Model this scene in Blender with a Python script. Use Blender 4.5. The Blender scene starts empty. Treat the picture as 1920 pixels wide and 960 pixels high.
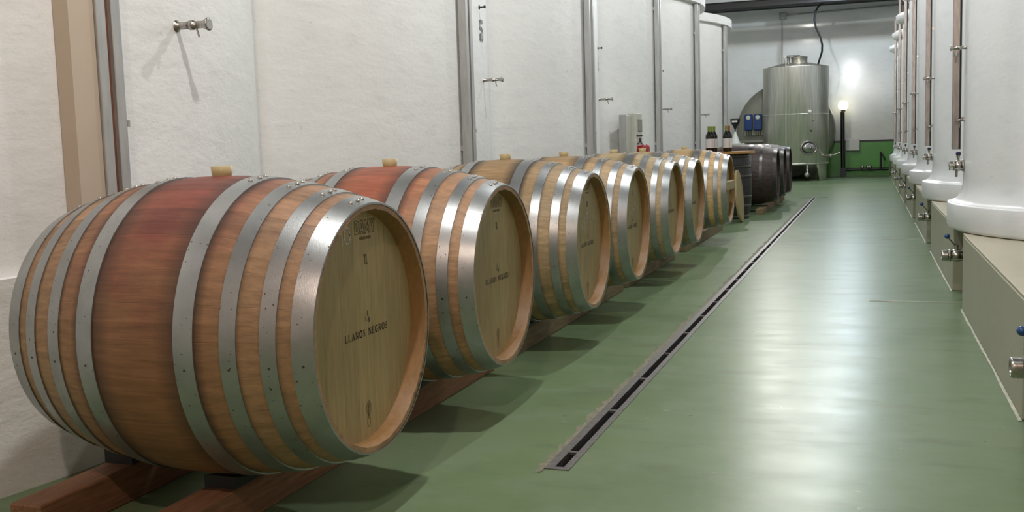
import bpy, bmesh, math, random
from mathutils import Matrix, Vector
random.seed(7)
PI = math.pi
C = bpy.context.scene.collection
sc = bpy.context.scene

# ------------------------------------------------------------------ camera
Rv = Vector((0.94334598, 0.33040826, -0.03047538))
Uv = Vector((-0.00467350, 0.10506728, 0.99445413))
Fv = Vector((-0.33177783, 0.93797187, -0.10065896))
cam = bpy.data.cameras.new('camera')
cam.sensor_width = 36; cam.lens = 1906.56 / 1920 * 36
cam.shift_y = -6.06 / 1920; cam.clip_start = 0.02; cam.clip_end = 200
co = bpy.data.objects.new('camera', cam); C.objects.link(co)
M4 = Matrix((Rv, Uv, -Fv)).transposed().to_4x4(); M4.translation = Vector((0, 0, 0.8689))
co.matrix_world = M4
sc.camera = co
# ------------------------------------------------------------------ world, exposure
w = bpy.data.worlds.new('world'); sc.world = w; w.use_nodes = True
w.node_tree.nodes['Background'].inputs[0].default_value = (0.8, 0.85, 0.9, 1)
w.node_tree.nodes['Background'].inputs[1].default_value = 0.02
sc.view_settings.view_transform = 'Standard'; sc.view_settings.look = 'None'
sc.view_settings.exposure = 1.0; sc.view_settings.gamma = 1; sc.view_settings.use_curve_mapping = False
# ceiling lamps of the cellar, the bluish last one added for the floor streak: (x, y, z, watts, colour)
LAMPS = [(0.05, -1.2, 3.3, 85, (1.0, 0.76, 0.63)), (-0.80, 2.05, 3.3, 84, (1.0, 0.97, 0.93)),
         (-0.80, 5.3, 3.3, 66, (0.97, 0.99, 0.98)), (-0.70, 8.6, 3.3, 54, (0.97, 0.99, 0.98)),
         (-0.60, 11.9, 3.3, 46, (0.97, 0.99, 0.98)), (-0.60, 15.2, 3.3, 42, (0.97, 0.99, 0.98)),
         (-1.7, 19.3, 4.1, 115, (1.0, 0.98, 0.92)), (-0.40, 22.0, 4.1, 100, (0.74, 0.87, 1.0))]

# ------------------------------------------------------------------ node helpers
class N:
    def __init__(s, name):
        s.m = bpy.data.materials.new(name); s.m.use_nodes = True
        s.t = s.m.node_tree; s.b = s.t.nodes['Principled BSDF']
    def new(s, ty, **k):
        n = s.t.nodes.new(ty)
        for a, v in k.items():
            if a.startswith('i_'):
                n.inputs[a[2:].replace('_', ' ')].default_value = v
            else: setattr(n, a, v)
        return n
    def l(s, a, b): s.t.links.new(a, b)
    def val(s, **k):
        for a, v in k.items(): s.b.inputs[a.replace('_', ' ')].default_value = v
    def noise(s, scale, detail=4, vec=None, rough=0.55):
        n = s.new('ShaderNodeTexNoise', i_Scale=scale, i_Detail=detail, i_Roughness=rough)
        if vec is not None: s.l(vec, n.inputs['Vector'])
        return n.outputs['Fac']
    def coord(s, obj=None, scale=(1, 1, 1), which='Object'):
        c = s.new('ShaderNodeTexCoord')
        if obj: c.object = obj
        m = s.new('ShaderNodeMapping'); m.inputs['Scale'].default_value = scale
        s.l(c.outputs[which], m.inputs['Vector']); return m.outputs['Vector']
    def world(s, scale=(1, 1, 1)):
        g = s.new('ShaderNodeNewGeometry')
        m = s.new('ShaderNodeMapping'); m.inputs['Scale'].default_value = scale
        s.l(g.outputs['Position'], m.inputs['Vector']); return m.outputs['Vector']
    def ramp(s, fac, stops):
        r = s.new('ShaderNodeValToRGB'); e = r.color_ramp.elements
        while len(e) < len(stops): e.new(0.5)
        for i, (p, c) in enumerate(stops):
            e[i].position = p; e[i].color = (*c, 1) if isinstance(c, tuple) else (c, c, c, 1)
        s.l(fac, r.inputs['Fac']); return r.outputs['Color']
    def mix(s, a, b, fac, mode='MIX'):
        n = s.new('ShaderNodeMix', data_type='RGBA', blend_type=mode)
        for sock, v in ((0, fac), (6, a), (7, b)):
            if hasattr(v, 'is_linked') or isinstance(v, bpy.types.NodeSocket): s.l(v, n.inputs[sock])
            else: n.inputs[sock].default_value = (*v, 1) if isinstance(v, tuple) else v
        return n.outputs[2]
    def math(s, op, a, b=0.0, clamp=False):
        n = s.new('ShaderNodeMath', operation=op, use_clamp=clamp)
        for i, v in enumerate((a, b)):
            if isinstance(v, bpy.types.NodeSocket): s.l(v, n.inputs[i])
            else: n.inputs[i].default_value = v
        return n.outputs[0]
    def bump(s, h, strength, dist=0.01):
        b = s.new('ShaderNodeBump', i_Strength=strength, i_Distance=dist)
        s.l(h, b.inputs['Height']); s.l(b.outputs['Normal'], s.b.inputs['Normal'])

def simple(name, col, rough=0.5, metal=0.0, var=0.15, scale=20, bump=0.0, coat=0.0, stretch=(1, 1, 1)):
    n = N(name); v = n.coord(scale=stretch)
    f = n.noise(scale, 5, v)
    c2 = tuple(max(0, c * (1 - var)) for c in col); c3 = tuple(min(1, c * (1 + var)) for c in col)
    n.l(n.ramp(f, [(0.3, c2), (0.7, c3)]), n.b.inputs['Base Color'])
    n.val(Roughness=rough, Metallic=metal, Coat_Weight=coat)
    if bump: n.bump(f, bump, 0.004)
    return n.m

def plaster(name, col, rough=0.6, bump=0.35, spec=0.5, warm=None):
    n = N(name); v = n.world()
    f1 = n.noise(1.3, 3, v); f2 = n.noise(38, 6, v, 0.6)
    vs = n.world((1, 1, 2.6)); f3 = n.noise(5, 5, vs, 0.6)
    g = n.math('ADD', n.math('MULTIPLY', f3, 0.8), n.math('MULTIPLY', f2, 0.2))
    dark = tuple(c * 0.90 for c in col)
    c = n.mix(col, dark, n.ramp(f1, [(0.35, 0.0), (0.75, 1.0)]))
    c = n.mix(c, tuple(c_ * 0.86 for c_ in col), n.ramp(f3, [(0.52, 0.0), (0.8, 0.8)]))
    sp = n.noise(24, 2, v); c = n.mix(c, (0.45, 0.42, 0.40), n.ramp(sp, [(0.735, 0.0), (0.78, 0.5)]))
    n.l(c, n.b.inputs['Base Color']); n.val(Roughness=rough, Specular_IOR_Level=spec)
    n.bump(g, bump, 0.02)
    return n.m

# ------------------------------------------------------------------ materials
M = {}
M['plaster'] = plaster('white_plaster', (0.79, 0.79, 0.775), 0.6, 0.30)
M['plaster_warm'] = plaster('cream_plaster', (0.78, 0.70, 0.64), 0.65, 0.45)
M['gloss_white'] = plaster('gloss_white_paint', (0.74, 0.75, 0.76), 0.35, 0.12)
M['back_white'] = plaster('back_wall_paint', (0.82, 0.83, 0.80), 0.13, 0.02, 0.3)
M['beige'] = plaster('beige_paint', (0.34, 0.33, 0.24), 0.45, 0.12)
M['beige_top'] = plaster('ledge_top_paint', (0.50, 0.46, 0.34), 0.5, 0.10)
M['beige_shadow'] = simple('post_shadow_beige', (0.50, 0.41, 0.32), 0.6, var=0.05, scale=4)  # tone of the post's cast shadow, put into the board's colour
M['green_wall'] = simple('green_gloss_paint', (0.065, 0.30, 0.03), 0.3, var=0.12, scale=3, bump=0.1)
M['black_paint'] = simple('black_paint', (0.012, 0.012, 0.013), 0.4)
M['ceiling'] = simple('ceiling_sheet', (0.10, 0.10, 0.10), 0.7)
M['beam'] = simple('dark_beam_steel', (0.012, 0.012, 0.013), 0.7)
M['galv'] = simple('galvanised_post', (0.42, 0.42, 0.41), 0.42, 0.45, 0.12, 6, 0.05, stretch=(6, 6, 1))
M['rust'] = simple('rusty_recess', (0.16, 0.06, 0.03), 0.8, 0.0, 0.3, 30)
M['stainless'] = simple('stainless', (0.50, 0.49, 0.46), 0.28, 1.0, 0.1, 8, 0.04, stretch=(1, 1, 0.1))
M['valve'] = simple('valve_steel', (0.42, 0.40, 0.37), 0.28, 1.0, 0.2, 60, 0.1)
M['rail_r'] = simple('gauge_rail_steel', (0.30, 0.27, 0.25), 0.36, 0.9, 0.25, 9, 0.05, stretch=(6, 6, 1))
M['blue'] = simple('blue_plastic', (0.02, 0.07, 0.22), 0.25, var=0.05)
M['navy'] = simple('navy_plastic', (0.01, 0.012, 0.05), 0.3, var=0.05)
M['blue_box'] = simple('blue_box_plastic', (0.012, 0.055, 0.22), 0.25, var=0.05)
M['white_plastic'] = simple('white_plastic', (0.72, 0.72, 0.68), 0.4, var=0.04)
M['grey_plastic'] = simple('grey_plastic', (0.50, 0.50, 0.44), 0.45, var=0.05)
M['red'] = simple('red_plastic', (0.35, 0.012, 0.02), 0.35, var=0.1)
M['grey_steel'] = simple('painted_grey_steel', (0.27, 0.27, 0.22), 0.35, 0.3, 0.08, 3)
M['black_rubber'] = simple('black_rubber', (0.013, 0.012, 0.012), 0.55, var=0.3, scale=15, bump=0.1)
M['slot'] = simple('slot_black', (0.006, 0.005, 0.006), 0.9)
M['drain'] = simple('drain_steel', (0.20, 0.19, 0.185), 0.42, 0.7, 0.25, 40)
M['mortar'] = simple('chipped_mortar', (0.20, 0.19, 0.13), 0.8, var=0.4, scale=60, bump=0.5)
M['seal'] = simple('pale_seal_line', (0.42, 0.43, 0.33), 0.6, var=0.3, scale=14)
M['cork'] = simple('bung_silicone', (0.52, 0.42, 0.22), 0.45, var=0.08)
M['ink'] = simple('dark_print_ink', (0.022, 0.012, 0.016), 0.6, var=0.5, scale=400)
M['ink_faint'] = simple('burnt_print', (0.13, 0.085, 0.03), 0.6, var=0.25, scale=300)
M['chalk'] = simple('chalk', (0.72, 0.70, 0.64), 0.9, var=0.2, scale=300)
M['stencil'] = simple('stencil_paint', (0.25, 0.25, 0.24), 0.7, var=0.3, scale=90)
M['glass_green'] = simple('dark_wine_glass', (0.010, 0.008, 0.006), 0.08, var=0.05)
M['label'] = simple('paper_label', (0.66, 0.62, 0.60), 0.6, var=0.05)
M['cap_green'] = simple('green_capsule', (0.19, 0.26, 0.03), 0.35, var=0.1)
M['cap_red'] = simple('red_capsule', (0.38, 0.06, 0.05), 0.35, var=0.1)

def hoop_mat():
    n = N('galvanised_hoop'); v = n.coord(which='Object', scale=(1, 1, 1))
    f = n.noise(9, 4, v); fine = n.noise(160, 2, n.coord(scale=(3, 1, 1)))
    c = n.ramp(f, [(0.3, (0.30, 0.315, 0.32)), (0.7, (0.42, 0.43, 0.43))])
    sp = n.noise(150, 1, v)
    c = n.mix(c, (0.09, 0.05, 0.03), n.ramp(sp, [(0.725, 0.0), (0.755, 1.0)]))
    n.l(c, n.b.inputs['Base Color']); n.val(Metallic=0.85, Roughness=0.36)
    n.bump(fine, 0.08, 0.002); return n.m
M['hoop'] = hoop_mat()
M['hoop_dark'] = simple('weathered_hoop', (0.10, 0.095, 0.09), 0.35, 0.8, 0.2, 20)

def oak(name, root, base, stain=None, seams=1.0, hl=0.3965, dark=0.0):
    """stave oak: grain along the barrel axis, wine stain round the bung, black marks beside the hoops"""
    n = N(name); c0 = n.new('ShaderNodeTexCoord'); c0.object = root
    sep = n.new('ShaderNodeSeparateXYZ'); n.l(c0.outputs['Object'], sep.inputs[0])
    mp = n.new('ShaderNodeMapping'); mp.inputs['Scale'].default_value = (1.3, 14, 14)
    oi = n.new('ShaderNodeObjectInfo')
    n.l(c0.outputs['Object'], mp.inputs['Vector'])
    off = n.new('ShaderNodeVectorMath', operation='ADD'); n.l(mp.outputs[0], off.inputs[0])
    cx = n.new('ShaderNodeCombineXYZ'); n.l(n.math('MULTIPLY', oi.outputs['Random'], 40), cx.inputs[0])
    n.l(cx.outputs[0], off.inputs[1])
    g = n.noise(6, 6, off.outputs[0], 0.65); g2 = n.noise(2.2, 3, off.outputs[0])
    rnd = n.ramp(oi.outputs['Random'], [(0, 0.80), (1, 1.12)])
    lo = tuple(c * 0.66 for c in base); hi = tuple(min(1, c * 1.2) for c in base)
    c = n.ramp(g, [(0.3, lo), (0.72, hi)])
    c = n.mix(c, tuple(c_ * 0.6 for c_ in base), n.ramp(g2, [(0.5, 0.0), (0.75, 0.45)]))
    ax = n.math('ABSOLUTE', sep.outputs['X'])
    blot = n.noise(7, 4, c0.outputs['Object'])
    if stain:
        zz = n.math('ADD', sep.outputs['Z'], n.math('MULTIPLY', n.math('SUBTRACT', blot, 0.5), 0.5))
        top = n.ramp(n.math('MULTIPLY', zz, 1.39), [(0.60, tuple(stain[1])), (0.93, tuple(stain[0]))])
        inmid = n.ramp(n.math('ADD', ax, n.math('MULTIPLY', n.math('SUBTRACT', blot, 0.5), 0.03)), [(0.118, 1.0), (0.26, stain[2])])
        c = n.mix(c, n.mix(c, top, 1.0, 'MULTIPLY'), inmid)
    # black marks at hoop edges
    r = n.ramp(n.math('ADD', ax, n.math('MULTIPLY', n.math('SUBTRACT', blot, 0.5), 0.012)),
               [(0.055, 0.0), (0.104, 0.97), (0.152, 0.95), (0.172, 0.0), (0.20, 0.0), (0.209, 0.5), (0.243, 0.5), (0.252, 0.0), (0.286, 0.0), (0.292, 0.4), (0.326, 0.4), (0.334, 0.0)])
    c = n.mix(c, (0.035, 0.022, 0.015), n.mix((0, 0, 0), r, 0.75 * min(seams, 1.3)))
    c = n.mix(c, rnd, 1.0, 'MULTIPLY')
    n.l(c, n.b.inputs['Base Color']); n.val(Roughness=0.52)
    n.bump(g, 0.22, 0.004); return n.m

def head_oak(name, base):
    n = N(name); v = n.coord(scale=(12, 12, 1.1))
    oi = n.new('ShaderNodeObjectInfo'); cx = n.new('ShaderNodeCombineXYZ')
    n.l(n.math('MULTIPLY', oi.outputs['Random'], 30), cx.inputs[2])
    a = n.new('ShaderNodeVectorMath', operation='ADD'); n.l(v, a.inputs[0]); n.l(cx.outputs[0], a.inputs[1])
    g = n.noise(7, 6, a.outputs[0], 0.65)
    c = n.ramp(g, [(0.3, tuple(c * 0.80 for c in base)), (0.7, tuple(c * 1.12 for c in base))])
    c = n.mix(c, n.ramp(oi.outputs['Random'], [(0, 0.88), (1, 1.08)]), 1.0, 'MULTIPLY')
    n.l(c, n.b.inputs['Base Color']); n.val(Roughness=0.5); n.bump(g, 0.12, 0.003); return n.m
M['head'] = head_oak('head_oak', (0.36, 0.275, 0.13))
M['rim'] = head_oak('chime_oak', (0.27, 0.145, 0.05))
M['dark_head'] = head_oak('dark_head_oak', (0.035, 0.026, 0.022))
M['table_wood'] = head_oak('table_top_wood', (0.42, 0.22, 0.07))

def timber(name, base):
    n = N(name); v = n.coord(scale=(14, 1.1, 14)); g = n.noise(6, 7, v, 0.7); b2 = n.noise(3, 4)
    c = n.ramp(g, [(0.3, tuple(c * 0.55 for c in base)), (0.7, tuple(c * 1.2 for c in base))])
    c = n.mix(c, tuple(c_ * 0.45 for c_ in base), n.ramp(b2, [(0.5, 0.0), (0.7, 0.6)]))
    n.l(c, n.b.inputs['Base Color']); n.val(Roughness=0.7); n.bump(g, 0.35, 0.006); return n.m
M['timber'] = timber('old_red_timber', (0.27, 0.125, 0.06))
M['timber_pale'] = timber('old_pale_timber', (0.25, 0.18, 0.10))

def floor_mat():
    n = N('green_epoxy_floor'); v = n.world()
    f1 = n.noise(0.9, 5, v); f2 = n.noise(5, 6, v, 0.65)
    fs = n.noise(3.2, 6, n.world((0.8, 2.2, 1)), 0.6)
    c = n.ramp(f1, [(0.3, (0.125, 0.185, 0.092)), (0.55, (0.165, 0.235, 0.125)), (0.75, (0.19, 0.24, 0.15))])
    c = n.mix(c, (0.21, 0.26, 0.18), n.ramp(f2, [(0.48, 0.0), (0.72, 0.55)]))
    c = n.mix(c, (0.10, 0.12, 0.07), n.ramp(fs, [(0.56, 0.0), (0.8, 0.7)]))
    # pale scuffs and chips
    sc1 = n.noise(17, 3, n.world((1, 1.8, 1)), 0.5)
    c = n.mix(c, (0.36, 0.36, 0.25), n.ramp(sc1, [(0.715, 0.0), (0.75, 0.75)]))
    dk = n.noise(21, 2, n.world((1, 1, 1)))
    c = n.mix(c, (0.03, 0.035, 0.02), n.ramp(dk, [(0.755, 0.0), (0.79, 0.7)]))
    n.l(c, n.b.inputs['Base Color'])
    rr = n.ramp(n.math('ADD', n.math('MULTIPLY', fs, 0.6), n.math('MULTIPLY', f2, 0.4)), [(0.3, 0.27), (0.7, 0.36)])
    n.l(rr, n.b.inputs['Roughness']); n.val(Specular_IOR_Level=0.15)
    n.bump(n.math('ADD', n.math('MULTIPLY', fs, 0.7), n.math('MULTIPLY', f2, 0.3)), 0.05, 0.02)
    return n.m
M['floor'] = floor_mat()
for nm, col, st in (('lamp_warm', (1, .85, .7), 12), ('lamp_white', (1, .97, .92), 12), ('globe', (1, 0.93, 0.68), 2.2)):
    n = N(nm); n.b.inputs['Emission Color'].default_value = (*col, 1); n.b.inputs['Emission Strength'].default_value = st
    n.b.inputs['Base Color'].default_value = (*col, 1); M[nm] = n.m

# ------------------------------------------------------------------ mesh helpers
class MB:
    def __init__(s): s.v = []; s.f = []; s.sm = []
    def add(s, vs, fs, smooth=False):
        o = len(s.v); s.v += [tuple(v) for v in vs]; s.f += [tuple(i + o for i in f) for f in fs]; s.sm += [smooth] * len(fs)
        return s
    def box(s, x0, x1, y0, y1, z0, z1, b=0.0):
        if b <= 0:
            v = [(x, y, z) for z in (z0, z1) for y in (y0, y1) for x in (x0, x1)]
            return s.add(v, [(0, 2, 3, 1), (4, 5, 7, 6), (0, 1, 5, 4), (2, 6, 7, 3), (0, 4, 6, 2), (1, 3, 7, 5)])
        # chamfered box: octagonal section in z-stacked rings
        def ring(i, z): return [(x0 + i + b, y0 + i, z), (x1 - i - b, y0 + i, z), (x1 - i, y0 + i + b, z), (x1 - i, y1 - i - b, z),
                                (x1 - i - b, y1 - i, z), (x0 + i + b, y1 - i, z), (x0 + i, y1 - i - b, z), (x0 + i, y0 + i + b, z)]
        v = ring(b, z0) + ring(0, z0 + b) + ring(0, z1 - b) + ring(b, z1); f = []
        for k in range(3):
            for i in range(8): f.append((k * 8 + i, k * 8 + (i + 1) % 8, k * 8 + 8 + (i + 1) % 8, k * 8 + 8 + i))
        f += [tuple(range(7, -1, -1)), tuple(range(24, 32))]
        return s.add(v, f)
    def lathe(s, prof, p=(0, 0, 0), axis='Z', n=24, smooth=True, caps=True, ang=(0, 2 * PI)):
        full = abs(ang[1] - ang[0] - 2 * PI) < 1e-6; m = n if full else n + 1; v = []
        for (r, h) in prof:
            for i in range(m):
                a = ang[0] + (ang[1] - ang[0]) * i / n; c, d = r * math.cos(a), r * math.sin(a)
                q = {'Z': (c, d, h), 'X': (h, c, d), 'Y': (d, h, c)}[axis]
                v.append((p[0] + q[0], p[1] + q[1], p[2] + q[2]))
        f = []
        for k in range(len(prof) - 1):
            for i in range(n):
                j = (i + 1) % m; f.append((k * m + i, k * m + j, (k + 1) * m + j, (k + 1) * m + i))
        s.add(v, f, smooth)
        if caps and full:
            L = len(s.v) - len(v); K = (len(prof) - 1) * m
            s.f += [tuple(L + i for i in range(m - 1, -1, -1)), tuple(L + K + i for i in range(m))]; s.sm += [False] * 2
        return s
    def tube(s, pts, r, n=10, smooth=True):
        pts = [Vector(p) for p in pts]; v = []; f = []
        t0 = (pts[1] - pts[0]).normalized(); up = Vector((0, 0, 1)) if abs(t0.z) < 0.9 else Vector((1, 0, 0))
        a = t0.cross(up).normalized()
        for i, p in enumerate(pts):
            t = ((pts[min(i + 1, len(pts) - 1)] - pts[max(i - 1, 0)])).normalized()
            a = (a - t * a.dot(t)).normalized(); b = t.cross(a)
            rr = r[i] if isinstance(r, (list, tuple)) else r
            for k in range(n):
                th = 2 * PI * k / n; v.append(p + a * math.cos(th) * rr + b * math.sin(th) * rr)
        for i in range(len(pts) - 1):
            for k in range(n): f.append((i * n + k, i * n + (k + 1) % n, (i + 1) * n + (k + 1) % n, (i + 1) * n + k))
        s.add(v, f, smooth)
        o = len(s.v) - len(v); s.f += [tuple(o + k for k in range(n - 1, -1, -1)), tuple(o + (len(pts) - 1) * n + k for k in range(n))]; s.sm += [False] * 2
        return s
    def prism(s, poly, z0, z1, smooth=False, top=True):
        m = len(poly); v = [(x, y, z0) for x, y in poly] + [(x, y, z1) for x, y in poly]
        s.add(v, [(i, (i + 1) % m, m + (i + 1) % m, m + i) for i in range(m)], smooth)
        o = len(s.v) - 2 * m; s.f += [tuple(o + i for i in range(m - 1, -1, -1)), tuple(o + m + i for i in range(m))]; s.sm += [False] * 2
        return s
    def mesh(s, name):
        me = bpy.data.meshes.new(name); me.from_pydata(s.v, [], s.f); me.update()
        me.polygons.foreach_set('use_smooth', s.sm)
        if any(s.sm):      # keep flat caps off the smooth sides' vertex normals
            bm = bmesh.new(); bm.from_mesh(me); bmesh.ops.recalc_face_normals(bm, faces=bm.faces)
            ed = [e for e in bm.edges if len(e.link_faces) == 2 and (not e.link_faces[0].smooth or not e.link_faces[1].smooth)]
            bmesh.ops.split_edges(bm, edges=ed); bm.to_mesh(me); bm.free()
        return me
    def build(s, name, mat, parent=None, loc=(0, 0, 0), rot=(0, 0, 0), fix=True):
        me = s.mesh(name)
        if fix and not any(s.sm):
            bm = bmesh.new(); bm.from_mesh(me); bmesh.ops.recalc_face_normals(bm, faces=bm.faces); bm.to_mesh(me); bm.free()
        me.materials.append(mat); return inst(name, me, parent, loc, rot)
def inst(name, me, parent=None, loc=(0, 0, 0), rot=(0, 0, 0)):
    o = bpy.data.objects.new(name, me); C.objects.link(o); o.parent = parent
    o.location = loc; o.rotation_euler = rot; return o
def tag(o, label, cat, group=None, kind=None):
    o['label'] = label
    if cat: o['category'] = cat
    if group: o['group'] = group
    if kind: o['kind'] = kind
    return o
def thing(name, label, cat, loc=(0, 0, 0), rz=0, group=None):
    o = bpy.data.objects.new(name, None); C.objects.link(o); o.location = loc; o.rotation_euler = (0, 0, rz)
    return tag(o, label, cat, group)
def struct(name, mb, mat, label, **k):
    o = mb.build(name, mat, **k); o['kind'] = 'structure'; o['label'] = label; o['category'] = name.split('_')[0]; return o
def copy_tree(o, parent=None):
    c = o.copy(); C.objects.link(c)
    if parent is not None: c.parent = parent
    for ch in o.children: copy_tree(ch, c)
    return c

# ================================================================== room shell
YB = 25.5
XW = -0.0
flo = MB()
SX0, SX1, SY0, SY1 = -0.835, -0.765, 2.57, 16.2           # drain cut
for a in ((-4.2, SX0, -5, YB), (SX1, 4.2, -5, YB), (SX0, SX1, -5, SY0), (SX0, SX1, SY1, YB)):
    flo.box(a[0], a[1], a[2], a[3], -0.12, 0)
struct('floor', flo, M['floor'], 'green epoxy painted cellar floor, scuffed and glossy')
struct('ceiling', MB().box(-4.2, 4.2, -5, YB + 0.2, 4.45, 4.6), M['ceiling'], 'dark ceiling above the tank rows')
struct('wall_left', MB().box(-4.4, -4.2, -5, YB + 0.2, 0, 4.45), M['plaster'], 'white wall behind the left tank row')
struct('wall_right', MB().box(4.2, 4.4, -5, YB + 0.2, 0, 4.45), M['plaster'], 'white wall behind the right tank row')
struct('wall_front', MB().box(-4.4, 4.4, -5.2, -5, 0, 4.45), M['plaster_warm'], 'cream wall behind the viewer')
struct('wall_back', MB().box(-4.4, 4.4, YB, YB + 0.2, 0, 4.45), M['back_white'], 'glossy white end wall of the aisle')
struct('trim_1', MB().box(-4.2, 4.2, YB - 0.012, YB, 0.0, 0.80), M['green_wall'], 'glossy green dado on the end wall')
struct('trim_2', MB().box(-4.2, 4.2, YB - 0.02, YB, 0.80, 0.845), M['black_paint'], 'black stripe above the green dado')
# ceiling beams at the far end
for i, (y, z) in enumerate(((22.3, 3.70), (23.2, 3.80), (24.1, 3.89), (25.0, 3.97))):
    t = thing('ceiling_beam', ['dark steel ceiling beam nearest the viewer over the steel tank', 'second dark steel ceiling beam from the viewer',
              'third dark steel ceiling beam from the viewer', 'dark steel ceiling beam closest to the end wall'][i], 'beam', (0, y, z), group='dark beams under the ceiling')
    MB().box(-4.2, 4.2, -0.007, 0.007, 0.012, 0.128).build('web', M['beam'], t)
    MB().box(-4.2, 4.2, -0.07, 0.07, 0, 0.012).build('flange', M['beam'], t)
    MB().box(-4.2, 4.2, -0.07, 0.07, 0.128, 0.14).build('flange', M['beam'], t)
# floor drain
t = thing('floor_drain', 'long stainless slot drain running down the green floor', 'drain', (0, 0, 0))
MB().box(SX0, SX0 + 0.025, SY0, SY1, -0.05, 0.003).box(SX1 - 0.02, SX1, SY0, SY1, -0.05, 0.003).box(SX0 + 0.025, SX1 - 0.02, SY0, SY0 + 0.02, -0.05, 0.003).build('frame', M['drain'], t)
MB().box(SX0 + 0.0, SX1, SY0, SY1, -0.11, -0.05).build('channel', M['slot'], t)
y = SY0 + 0.165; bar = MB().box(-0.815, -0.783, -0.006, 0.006, -0.006, 0.002).mesh('cross_bar'); bar.materials.append(M['drain'])
while y < SY1: inst('cross_bar', bar, t, (0, y, 0)); y += 0.478
MB().box(-1.02, -0.6, SY1 - 0.03, SY1 + 0.03, 0.0005, 0.005).build('end_grate', M['drain'], t)
mo = MB(); y = SY0 - 0.03; pl = []; 
xs = []
while y < 15.5:
    xs.append((SX0 - 0.004 - random.random() * 0.022 - 0.008, y)); y += 0.035
for i in range(len(xs) - 1):
    mo.add([(xs[i][0], xs[i][1], 0.0012), (SX0, xs[i][1], 0.0022), (SX0, xs[i + 1][1], 0.0022), (xs[i + 1][0], xs[i + 1][1], 0.0012)], [(0, 1, 2, 3)])
mo.build('mortar_edge', M['mortar'], t)
# expansion seams across the floor
for i, y in enumerate((5.75, 9.35)):
    o = MB().box([0.0, 0.1][i], 0.44, y - 0.008, y + 0.008, 0.0, 0.002).build('floor_seam', M['seal'])
    tag(o, ['pale sealed seam in floor level with the second ledge gap', 'pale sealed seam across floor further down the aisle'][i], 'seam')

# ================================================================== right ledge blocks and tanks
RY = [3.03 + 2.82 * k for k in range(8)]
GAP = 0.33
ords = ['first', 'second', 'third', 'fourth', 'fifth', 'sixth', 'seventh', 'eighth', 'ninth']
for k in range(len(RY) + 1):
    y0 = (-4.98 if k == 0 else RY[k - 1] + GAP); y1 = (RY[k] - GAP if k < len(RY) else YB - 0.02)
    t = thing('concrete_ledge', ('beige concrete plinth block under right tanks, %s from the viewer' % ords[k]), 'ledge', (0, 0, 0), group='beige plinth blocks of the right ledge')
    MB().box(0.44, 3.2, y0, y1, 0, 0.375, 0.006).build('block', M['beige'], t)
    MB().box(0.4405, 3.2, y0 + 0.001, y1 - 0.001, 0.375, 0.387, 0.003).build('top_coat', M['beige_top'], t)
    y = y0; sl = MB(); xs = []
    while y < y1: xs.append((0.44 - 0.006 - random.random() * 0.006, y)); y += 0.09
    xs.append((0.43, y1))
    for i in range(len(xs) - 1): sl.add([(xs[i][0], xs[i][1], 0.0015), (0.44, xs[i][1], 0.003), (0.44, xs[i + 1][1], 0.003), (xs[i + 1][0], xs[i + 1][1], 0.0015)], [(0, 1, 2, 3)])
    sl.build('floor_seal', M['seal'], t)
for k, y in enumerate(RY):
    MBk = MB().box(0.86, 3.2, y - GAP, y + GAP, 0, 0.375)
    o = MBk.build('concrete_infill', M['beige']); tag(o, 'recessed concrete under the %s right tank from the viewer' % ords[k], 'ledge', 'recessed infills of the right ledge')
def lip_profile():
    p = [(1.20, 0.388), (1.255, 0.3885), (1.270, 0.394), (1.276, 0.408), (1.277, 0.518), (1.274, 0.524)]
    for i in range(9):
        a = i / 8 * PI / 2; p.append((1.262 - 0.062 * math.sin(a), 0.645 - 0.118 * math.cos(a)))
    return p
for k, y in enumerate(RY):
    t = thing('concrete_tank', 'round white concrete tank on the right ledge, %s from the viewer' % ords[k], 'tank', (1.665, y if k else 2.70, 0.0), group='white concrete tanks on the right ledge')
    body = lip_profile() + [(1.2, 2.62)]
    MB().lathe(body, n=96).build('tank_body', M['gloss_white'], t)
    MB().lathe([(1.2, 2.62), (1.29, 2.66), (1.30, 2.74), (1.22, 2.78)], n=96).build('rim', M['gloss_white'], t)

# ================================================================== left tanks (scalloped fronts)
LY = [2.50 + 2.76 * k for k in range(-2, 6)]
PY = {1: -0.2, 2: 2.45, 3: 5.30, 4: 7.95, 5: 10.75, 6: 13.36, 7: 16.07}
R2 = 2.6; XF = -2.14; half = math.asin(1.375 / R2)
def scallop(dr):
    pts = []
    for i in range(49):
        a = -half + 2 * half * i / 48
        pts.append((XF - R2 + (R2 + dr) * math.cos(a), (R2 + dr) * math.sin(a) * (1 if dr == 0 else 1.374 / ((R2 + dr) * math.sin(half)) * 1.0)))
    return pts
for k, y in enumerate(LY):
    mat = M['plaster']
    t = thing('concrete_tank', 'bow-fronted white concrete tank of left row, %s' % ['out of view behind', 'pale one at left edge', 'whole one with drip-shadow tap', 'the one stencilled 5', 'above fourth barrel', 'right of electrical panel', 'behind the bottles', 'farthest'][k], 'tank', (0, y, 0), group='bowed white concrete tanks of the left row')
    back = [(-3.6, 1.375), (-3.6, -1.375)]
    MB().prism(scallop(0) + back, 0, 2.66, True).build('tank_body', mat, t)
    MB().prism(scallop(0.045) + back, 0, 0.572, True).build('plinth_render', mat, t)
    MB().prism(scallop(0.085) + back, 2.66, 2.78, True).build('rim', mat, t)

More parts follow.
